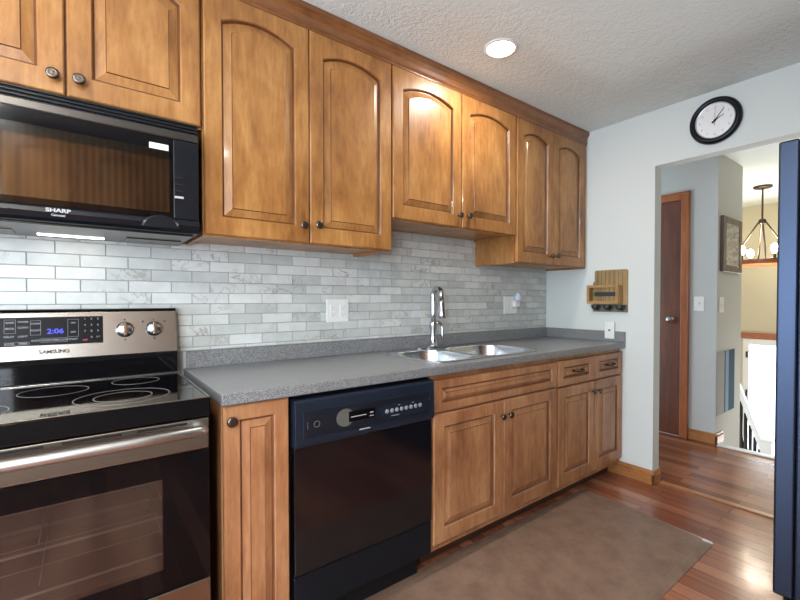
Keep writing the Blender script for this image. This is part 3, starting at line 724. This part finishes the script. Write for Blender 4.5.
# ------------------------------------------------------------------ dishwasher
DX0, DX1 = 0.226, 0.851
dw = empty('dishwasher', (0.537, -0.3, 0), 'black built-in dishwasher under the countertop', 'dishwasher')
obj('tub', bx(DX0+0.004, DX1-0.004, -0.598, -0.04, 0.10, 0.868), M['matte_black'], dw)
gp = [(-0.600, 0.862), (-0.640, 0.858), (-0.648, 0.850), (-0.650, 0.705), (-0.642, 0.690), (-0.600, 0.690)]
bm = bmesh.new(); loft(bm, [[(x, a, b) for a, b in gp] for x in (DX0+0.004, DX1-0.004)])
M['dw_fascia'] = mat('dishwasher_fascia', (0.008, 0.011, 0.018, 1), 0.3)
M['dw_door'] = mat('dishwasher_black', (0.004, 0.004, 0.006, 1), 0.12, spec=0.8)
M['dw_panel'] = mat('dishwasher_panel', (0.012, 0.018, 0.032, 1), 0.24, spec=0.4)
dp = obj('control_panel', bm, M['dw_panel'], dw, bevel=0.003)
obj('fascia', bx(DX0+0.032, DX1-0.030, -0.6515, -0.648, 0.722, 0.815), M['dw_fascia'], dp, bevel=0.003)
obj('latch_recess', bx(0.395, 0.465, -0.6530, -0.6514, 0.745, 0.800), M['print'], dp, bevel=0.012, seg=4) if False else None
bm = bmesh.new(); loft(bm, [[(0.418+0.036*cos(2*pi*k/24), yy, 0.771+0.033*sin(2*pi*k/24)) for k in range(24)] for yy in (-0.6512, -0.6528)])
M['dw_grey'] = mat('warm_grey_plastic', srgb(92, 94, 88), 0.45)
obj('dial_badge', bm, M['dw_grey'], dp)
obj('display_window', bx(0.432, 0.545, -0.6540, -0.6512, 0.752, 0.790), M['black_gloss'], dp, bevel=0.002)
obj('display_legend', boxes((0.440, 0.505, -0.6548, -0.6538, 0.768, 0.771), (0.522, 0.536, -0.6548, -0.6538, 0.772, 0.776), (0.520, 0.538, -0.6548, -0.6538, 0.760, 0.7625)), M['print'], dp)
bm = bmesh.new(); loft(bm, [[(x_, yy, z_) for x_, z_ in [(0.690+0.125*(1 if cos(t_) > 0 else -1)*1.0*0 + 0.100*(1 if cos(t_) > 0 else -1) + 0.026*cos(t_), 0.764+0.026*sin(t_)) for t_ in [2*pi*(k+0.5)/24 for k in range(24)]]] for yy in (-0.6512, -0.6524)])
obj('button_band', bm, M['dw_grey'] if False else M['dw_panel'], dp)
for k in range(8):
    obj('button', lathe([(0.0085, 0), (0.0085, 0.003), (0.006, 0.0042), (0.001, 0.0042)], (0.600+k*0.0235, -0.6522, 0.764), (0, -1, 0), 14), M['legend'], dp, smooth=True)
for a in [(0.606+k*0.0235, 0.616+k*0.0235, -0.6528, -0.6514, 0.780, 0.7825) for k in (2, 5)] + [(0.62, 0.66, -0.6528, -0.6514, 0.742, 0.744)]:
    obj('button_legend', bx(*a), M['print'], dp)
bm = bmesh.new(); loft(bm, [[(0.307+r_*cos(2*pi*k/20), yy, 0.768+r_*sin(2*pi*k/20)) for k in range(20)] for r_, yy in ((0.012, -0.6512), (0.012, -0.6522), (0.009, -0.6522), (0.009, -0.6512))], close=True)
obj('button_ring', bm, M['dw_grey'], dp)
obj('latch_mark', bx(0.272, 0.2745, -0.6522, -0.6512, 0.756, 0.780), M['dw_grey'], dp)
obj('badge', bx(0.478, 0.524, -0.6512, -0.6500, 0.713, 0.717), M['print'], dp)
obj('door_panel', bx(DX0+0.006, DX1-0.006, -0.632, -0.600, 0.243, 0.689), M['dw_door'], dw, bevel=0.003, label='glossy black door panel')
obj('access_panel', bx(DX0+0.006, DX1-0.006, -0.628, -0.600, 0.098, 0.238), M['black'], dw, bevel=0.003)
obj('toe_panel', bx(DX0+0.006, DX1-0.05, -0.585, -0.10, 0.0, 0.097), M['matte_black'], dw)

# ------------------------------------------------------------------ floor mat (slightly turned)
mt = bmesh.new()
cb4 = [(2.088, -1.320), (2.140, -0.588), (0.30, -0.560), (0.26, -1.325)]     # foot of the bevel, widened at the cabinets to imitate floor shade
ct4 = [(2.050, -1.285), (2.096, -0.640), (0.34, -0.665), (0.30, -1.285)]     # flat top
def roundc(cs, z, r=0.03):
    P = []
    for i in range(4):
        p_ = Vector(cs[i]); a = (Vector(cs[i-1])-p_).normalized(); b = (Vector(cs[(i+1) % 4])-p_).normalized()
        for k in range(6):
            t_ = k/5; q = p_ + a*r*(1-t_)**2 + b*r*t_**2; P.append((q.x, q.y, z))
    return P
mid4 = [tuple(Vector(a).lerp(Vector(b), 0.88)) for a, b in zip(cb4, ct4)]
loft(mt, [roundc(cb4, 0.0), roundc(cb4, 0.003), roundc(mid4, 0.018), roundc(ct4, 0.020)])
o = obj('floor_mat', mt, M['mat']); setp(o, 'brown cushioned kitchen mat lying in front of the base cabinets', 'mat')

# ------------------------------------------------------------------ fridge
fg = empty('refrigerator', (2.07, -2.02, 0), 'tall steel refrigerator at the right edge, blue reflection put into its colour', 'refrigerator')
FX0, FX1, FY = 1.686, 2.446, -1.628
obj('cabinet_body', bx(FX0+0.004, FX1-0.004, -2.40, FY-0.062, 0.03, 1.755), M['fridge'], fg, bevel=0.006)
XM = FX0 + 0.36
for a, b, hx in ((FX0, XM-0.003, XM-0.035), (XM+0.003, FX1, XM+0.035)):
    d = obj('door', bx(a, b, FY-0.060, FY, 0.100, 1.786), M['fridge'], fg, bevel=0.008, seg=4)
    obj('handle', tube([(hx, FY, 0.55), (hx, FY+0.045, 0.57), (hx, FY+0.045, 1.50), (hx, FY, 1.52)], 0.011, 10), M['steel'], d, smooth=True)
obj('toe_grille', bx(FX0+0.01, FX1-0.01, FY-0.06, FY-0.03, 0.015, 0.092), M['matte_black'], fg)
for x in (FX0+0.05, FX1-0.05):
    for y in (-2.35, FY-0.12): obj('foot', lathe([(0.02, 0), (0.02, 0.012), (0.012, 0.014), (0.012, 0.031)], (x, y, 0), (0, 0, 1), 14), M['matte_black'], fg)

# ------------------------------------------------------------------ wall clock
ck_ = empty('wall_clock', (XR, -1.164, 2.24), 'round black-rimmed wall clock high on the pale wall', 'clock')
cc = Vector((XR-0.002, -1.164, 2.240)); AX = (-1, 0, 0)
obj('rim', lathe([(0.130, 0), (0.133, 0.012), (0.128, 0.028), (0.115, 0.034), (0.103, 0.028), (0.099, 0.014), (0.099, 0.001)], cc, AX, 48), M['black'], ck_, smooth=True)
M['silver'] = mat('silver_bezel', srgb(190, 192, 196), 0.3, 0.6)
obj('bezel', lathe([(0.1005, 0.010), (0.1015, 0.022), (0.097, 0.024), (0.0935, 0.012)], cc, AX, 48), M['silver'], ck_, smooth=True)
obj('face', lathe([(0.0985, 0.002), (0.0985, 0.0165)], cc, AX, 48), M['white'], ck_)
def clk(a, r, d):      # angle clockwise from 12; seen from -x the viewer's right is -y
    return cc + Vector((-d, -r*sin(radians(a)), r*cos(radians(a))))
for h in range(1, 13):
    text('numeral', str(h), 0.019, clk(h*30, 0.078, 0.0168), R_XW, M['print'], ck_, 0.0003)
def hand(name, a, L, w_, d, tail=0.018, m='matte_black'):
    u = Vector((0, -sin(radians(a)), cos(radians(a)))); v = Vector((0, -cos(radians(a)), -sin(radians(a))))
    bm = bmesh.new()
    c0 = cc + Vector((-d, 0, 0))
    loft(bm, [[c0 - u*tail + v*w_ + q, c0 + u*L + v*w_*0.4 + q, c0 + u*L - v*w_*0.4 + q, c0 - u*tail - v*w_ + q] for q in (Vector((0, 0, 0)), Vector((-0.001, 0, 0)))])
    return obj(name, bm, M[m], ck_)
hand('hour_hand', 62, 0.050, 0.0035, 0.0185); hand('minute_hand', 38, 0.076, 0.0028, 0.0200); hand('second_hand', 2, 0.070, 0.0009, 0.0215, 0.03)
obj('hub', lathe([(0.006, 0.011), (0.006, 0.0235), (0.001, 0.0245)], cc, AX, 16), M['matte_black'], ck_)

# ------------------------------------------------------------------ mail rack with hooks on the right wall
mr = empty('mail_rack', (XR, -0.535, 1.12), 'small slatted wooden mail rack with three black hooks', 'wall rack')
X0 = XR-0.001
pts_ = [(-0.412, 1.118), (-0.662, 1.118), (-0.662, 1.402), (-0.652, 1.412), (-0.432, 1.412), (-0.424, 1.405), (-0.424, 1.335), (-0.412, 1.325)]
bm = bmesh.new(); loft(bm, [[(x, a, b) for a, b in pts_] for x in (X0, X0-0.010)])
obj('back_board', bm, M['rack_wood'], mr, bevel=0.0015)
for k in range(7): obj('slat_seam', bx(X0-0.0106, X0-0.0098, -0.445-k*0.031, -0.443-k*0.031, 1.175, 1.405), M['dark_slot'], mr)
obj('hook_rail', bx(X0-0.0112, X0-0.0101, -0.660, -0.414, 1.119, 1.172), M['rail_grey'], mr)
bd = 0.065
bm = boxes((X0-bd, X0-0.0105, -0.628, -0.618, 1.175, 1.300), (X0-bd, X0-0.0105, -0.412, -0.402, 1.175, 1.300), (X0-bd, X0-0.0105, -0.618, -0.412, 1.175, 1.187))
obj('pocket', bm, M['pine'], mr, bevel=0.001)
obj('front_frame', boxes((X0-bd-0.009, X0-bd-0.0005, -0.630, -0.400, 1.175, 1.195), (X0-bd-0.009, X0-bd-0.0005, -0.630, -0.400, 1.288, 1.306), (X0-bd-0.009, X0-bd-0.0005, -0.630, -0.610, 1.195, 1.288), (X0-bd-0.009, X0-bd-0.0005, -0.420, -0.400, 1.195, 1.288)), M['pine'], mr, bevel=0.001)
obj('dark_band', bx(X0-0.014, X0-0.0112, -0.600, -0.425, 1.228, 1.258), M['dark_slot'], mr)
for yy in (-0.452, -0.540, -0.628):
    b = bmesh.new()
    box(b, X0-0.014, X0-0.0102, yy-0.010, yy+0.010, 1.128, 1.168)
    for s in (-1, 1):
        tube([(X0-0.013, yy, 1.160), (X0-0.022, yy+s*0.004, 1.146), (X0-0.034, yy+s*0.012, 1.136), (X0-0.040, yy+s*0.026, 1.144), (X0-0.040, yy+s*0.030, 1.166)], [0.0055, 0.0055, 0.0055, 0.0055, 0.0075], 8, b)
    obj('hook', b, M['iron'], mr)

# ------------------------------------------------------------------ outlets and switches
def wall_plate(name, label, cat, org, u, n, w, h, devices, group=None):
    """org = centre on the wall, u = direction of width, n = out of wall"""
    u, n, org = Vector(u), Vector(n), Vector(org); z = Vector((0, 0, 1))
    e = empty(name, org, label, cat, group)
    def slab(cu, cz, sw, sh, d0, d1, inset=0.0):
        bm = bmesh.new(); c0 = org + u*cu + z*cz
        loft(bm, [[c0 + u*(s*(sw/2-i)) + z*(t_*(sh/2-i)) + n*d for s, t_ in ((-1, -1), (1, -1), (1, 1), (-1, 1))] for d, i in ((d0, 0), (d1-0.001, 0), (d1, 0.001+inset))])
        return bm
    pl = obj('cover_plate', slab(0, 0, w, h, 0.0005, 0.006, 0.002), M['white'], e)
    for kind, cu in devices:
        if kind == 'outlet':
            r_ = obj('receptacle', slab(cu, 0, 0.033, 0.066, 0.006, 0.0085), M['white'], e)
            for cz in (0.018, -0.018):
                for du in (-0.0065, 0.0065): obj('slot', slab(cu+du, cz, 0.0026, 0.009, 0.0084, 0.0090), M['dark_slot'], r_)
                obj('slot', slab(cu, cz-0.010, 0.0045, 0.0045, 0.0084, 0.0090), M['dark_slot'], r_)
        elif kind == 'rocker':
            obj('rocker', slab(cu, 0, 0.033, 0.066, 0.006, 0.0095), M['white'], e)
        elif kind == 'toggle':
            obj('toggle', slab(cu, 0.003, 0.010, 0.022, 0.006, 0.016, 0.001), M['white'], e)
        elif kind == 'jack':
            obj('jack', slab(cu, 0.0, 0.012, 0.012, 0.006, 0.0085), M['dark_slot'], e)
    return e
g2 = None
wall_plate('outlet_plate', 'double-width white outlet plate on the tile backsplash left of the faucet', 'outlet', (0.714, -0.010, 1.146), (1, 0, 0), (0, -1, 0), 0.126, 0.120, (('outlet', -0.028), ('outlet', 0.028)))
wall_plate('switch_plate', 'white switch and outlet plate on the tiles right of the faucet', 'switch', (2.103, -0.010, 1.165), (1, 0, 0), (0, -1, 0), 0.142, 0.124, (('rocker', -0.030), ('outlet', 0.030)))
wall_plate('phone_jack_plate', 'white single jack plate on the pale wall under the mail rack', 'jack plate', (XR-0.0195, -0.544, 0.992), (0, -1, 0), (-1, 0, 0), 0.068, 0.118, (('jack', 0),))
wall_plate('light_switch', 'white light switch on the grey hall wall beside the dark door', 'switch', (XA, -0.688, 1.170), (0, -1, 0), (-1, 0, 0), 0.078, 0.122, (('toggle', 0),))
wall_plate('light_switch', 'white light switch on the short hall wall below the framed picture', 'switch', (3.853, YH, 1.162), (1, 0, 0), (0, -1, 0), 0.090, 0.130, (('toggle', 0),))
# night light plugged into the right-hand outlet
nl = empty('night_light', (2.150, -0.019, 1.165), 'small pale plug-in night light beside the switch plate', 'night light')
obj('plug_body', bx(2.122, 2.180, -0.042, -0.0185, 1.150, 1.200), M['white'], nl, bevel=0.006, seg=3)
bm = lathe([(0.026, 0), (0.028, 0.012), (0.027, 0.034), (0.020, 0.050), (0.010, 0.058), (0.001, 0.060)], (2.151, -0.044, 1.196), (0, 0, 1), 20)
obj('lamp_shade', bm, M['night_lamp'], nl, smooth=True)

# ------------------------------------------------------------------ recessed ceiling lights
def downlight(x, y, label, power=9):
    e = empty('recessed_light', (x, y, ZC), label, 'ceiling light', 'recessed ceiling lights')
    obj('trim_ring', lathe([(0.082, 0.0), (0.082, 0.004), (0.069, 0.007), (0.066, 0.002), (0.066, 0.0)], (x, y, ZC-0.0005), (0, 0, -1), 36), M['white'], e, smooth=True)
    obj('lens', lathe([(0.0655, 0.0005), (0.0655, 0.004), (0.045, 0.010), (0.001, 0.011)], (x, y, ZC-0.0005), (0, 0, -1), 36), M['lamp'], e, smooth=True)
    l = bpy.data.lights.new('recessed_lamp', 'AREA'); l.shape = 'DISK'; l.size = 0.11; l.energy = power; l.color = (1.0, 0.93, 0.84)
    o = bpy.data.objects.new('recessed_lamp', l); COL.objects.link(o); o.parent = e; o.location = (0, 0, -0.016)
downlight(1.258, -0.655, 'round lit recessed light in the ceiling above the sink')
downlight(-1.10, -0.95, 'round recessed ceiling light above the range')
downlight(-0.75, -2.30, 'unseen recessed ceiling light added near the opposite cabinets', 24)  # out of view; added, with power raised to shift the light balance
downlight(-1.60, -1.40, 'round recessed ceiling light at the left end of the kitchen', 10)

# ------------------------------------------------------------------ opposite wall cabinets (seen as reflections)
def opp_cab(x0, x1, label):
    e = empty('wall_cabinet', ((x0+x1)/2, YB, 1.434), label, 'cabinet', 'wall cabinets opposite')
    T = lambda bm: bmesh.ops.transform(bm, matrix=Matrix.Translation((x0+x1, YB, 0)) @ Matrix.Rotation(pi, 4, 'Z'), verts=bm.verts[:])
    bm = bx(x0, x1, UF+0.021, -0.002, 1.434, UT); T(bm); obj('cabinet_box', bm, M['maple'], e)
    xm = (x0+x1)/2
    for a, b in ((x0+0.003, xm-0.002), (xm+0.002, x1-0.003)):
        bm = bmesh.new(); door_mesh(bm, a, b, 1.44, UT-0.006, UF, 0.019, 0.058, 0.058, 0.066, 0.062, 0.035); T(bm)
        obj('door', bm, [M['maple'], M['maple_groove']], e)
opp_cab(-0.75, 0.15, 'wooden wall cabinet on the opposite wall beside the window')
opp_cab(0.152, 1.05, 'wooden wall cabinet on the opposite wall, middle of the run')
opp_cab(1.052, 1.66, 'wooden wall cabinet on the opposite wall next to the refrigerator')

# ------------------------------------------------------------------ hall things
pf = empty('picture_frame', (4.05, YH, 1.43), 'grey wooden framed picture on the short hall wall', 'picture')
px0, px1, pz0, pz1 = 3.800, 4.290, 1.440, 1.905
obj('frame', boxes((px0, px0+0.075, YH-0.028, YH-0.001, pz0, pz1), (px1-0.075, px1, YH-0.028, YH-0.001, pz0, pz1), (px0+0.075, px1-0.075, YH-0.028, YH-0.001, pz1-0.06, pz1), (px0+0.075, px1-0.075, YH-0.028, YH-0.001, pz0, pz0+0.06)), wood('grey_frame_wood', srgb(60, 48, 40), srgb(88, 72, 60), srgb(116, 98, 84), 0.5), pf, bevel=0.006)
m = mat('faded_print', rough=0.6); t = NT(m); n = t.n('TexNoise', Scale=14.0, Detail=5); t.l(t.coord((1, 1, 3), False), n.inputs['Vector'])
r = t.ramp(n.outputs[0], [(0.35, srgb(150, 142, 132)), (0.65, srgb(206, 202, 194))]); t.l(r.outputs[0], t.b.inputs['Base Color'])
obj('print', bx(px0+0.075, px1-0.075, YH-0.022, YH-0.016, pz0+0.06, pz1-0.06), m, pf)
# striped panel low on the short hall wall
sp = empty('wall_panel', (3.98, YH, 0.22), 'narrow panel of grey, pale blue and teal strips low on the short hall wall', 'wall panel')
for (a, b, c_, nm) in ((3.752, 3.935, srgb(166, 168, 166), 'grey_strip'), (3.935, 3.965, srgb(62, 74, 92), 'dark_strip'), (3.965, 4.045, srgb(138, 164, 196), 'blue_strip'), (4.045, 4.200, srgb(36, 74, 100), 'teal_strip')):
    obj(nm, bx(a, b, YH-0.005, YH-0.001, 0.235, 0.765), mat(nm, c_, 0.8, spec=0.1), sp)
# chandelier: square-strap frame with a wooden ring and candle bulbs
cx_, cy_ = 5.35, -0.745
ch = empty('chandelier', (cx_, cy_, ZC), 'dark metal ring chandelier with lit bulbs over the stairwell', 'chandelier')
zr = 1.60; RR = 0.27
obj('canopy', lathe([(0.085, 0), (0.085, 0.015), (0.070, 0.024), (0.012, 0.030)], (cx_, cy_, ZC-0.001), (0, 0, -1), 28), M['bronze'], ch, smooth=True)
obj('down_rod', tube([(cx_, cy_, ZC-0.03), (cx_, cy_, 2.06)], 0.009, 10), M['bronze'], ch)
obj('rod_hub', lathe([(0.02, 0), (0.034, 0.012), (0.034, 0.05), (0.02, 0.06)], (cx_, cy_, 2.01), (0, 0, 1), 16), M['bronze'], ch)
bm = bmesh.new(); n = 48
loft(bm, [[(cx_+(RR+a)*cos(2*pi*k/n), cy_+(RR+a)*sin(2*pi*k/n), z) for k in range(n)] for a, z in ((0.012, zr-0.022), (0.012, zr+0.022), (-0.012, zr+0.022), (-0.012, zr-0.022))], close=True)
obj('ring', bm, M['oak'], ch)
for k in range(4):
    a = radians(20 + 90*k); e_ = Vector((cx_+RR*cos(a), cy_+RR*sin(a), zr+0.02)); s_ = Vector((cx_+0.03*cos(a), cy_+0.03*sin(a), 2.04))
    obj('strap', tube([s_, s_.lerp(e_, 0.5), e_], 0.008, 6), M['bronze'], ch)
for k in range(6):
    a = radians(35+60*k); x, y = cx_+RR*cos(a), cy_+RR*sin(a)
    so = obj('candle_socket', lathe([(0.030, 0), (0.034, 0.006), (0.014, 0.012), (0.014, 0.055)], (x, y, zr+0.022), (0, 0, 1), 14), M['bronze'], ch)
    obj('bulb', lathe([(0.012, 0), (0.030, 0.030), (0.033, 0.055), (0.024, 0.085), (0.004, 0.100)], (x, y, zr+0.078), (0, 0, 1), 16), M['bulb'], so, smooth=True)
pl_ = bpy.data.lights.new('chandelier_light', 'POINT'); pl_.energy = 22; pl_.color = (1.0, 0.90, 0.74); pl_.shadow_soft_size = 0.12
po = bpy.data.objects.new('chandelier_light', pl_); COL.objects.link(po); po.parent = ch; po.location = (0, 0, 1.80-ZC)
# stair railing going down
sr = empty('stair_railing', (4.9, -0.75, -1.25), 'white handrail with dark turned balusters descending the stairwell', 'railing')
rx = 5.0
p1, p2 = Vector((rx, -0.58, 0.44)), Vector((rx, -0.86, -0.36))
bm = bmesh.new()
def sec(p): return [(p.x-0.03, p.y, p.z-0.03), (p.x+0.03, p.y, p.z-0.03), (p.x+0.03, p.y, p.z+0.10), (p.x-0.03, p.y, p.z+0.10)]
loft(bm, [sec(Vector((rx, -0.40, 0.95))), sec(p1), sec(p2)])
obj('handrail', bm, M['white_trim'], sr, bevel=0.006)
obj('newel_post', boxes((rx-0.04, rx+0.04, -0.93, -0.85, -1.25, -0.22), (rx-0.05, rx+0.05, -0.94, -0.84, -0.22, -0.19)), M['white_trim'], sr, bevel=0.004)
for k in range(11):
    y = -0.43 - k*0.040; zt_ = 0.95 - (0.40+ -y - 0.80)*0 
    f = (-0.40 - y)/(-0.40+0.86); zt_ = 0.95 + f*(-0.36-0.95) - 0.04
    prof_ = [(0.014, 0), (0.014, 0.15), (0.022, 0.2), (0.012, 0.28), (0.020, 0.45), (0.012, 0.62), (0.020, 0.70), (0.013, 0.76), (0.013, 1.0)]
    Hh = zt_ + 1.25
    obj('baluster', lathe([(r_*1.25, h_*Hh) for r_, h_ in prof_], (rx, y, -1.25), (0, 0, 1), 10), M['iron'], sr, smooth=True)
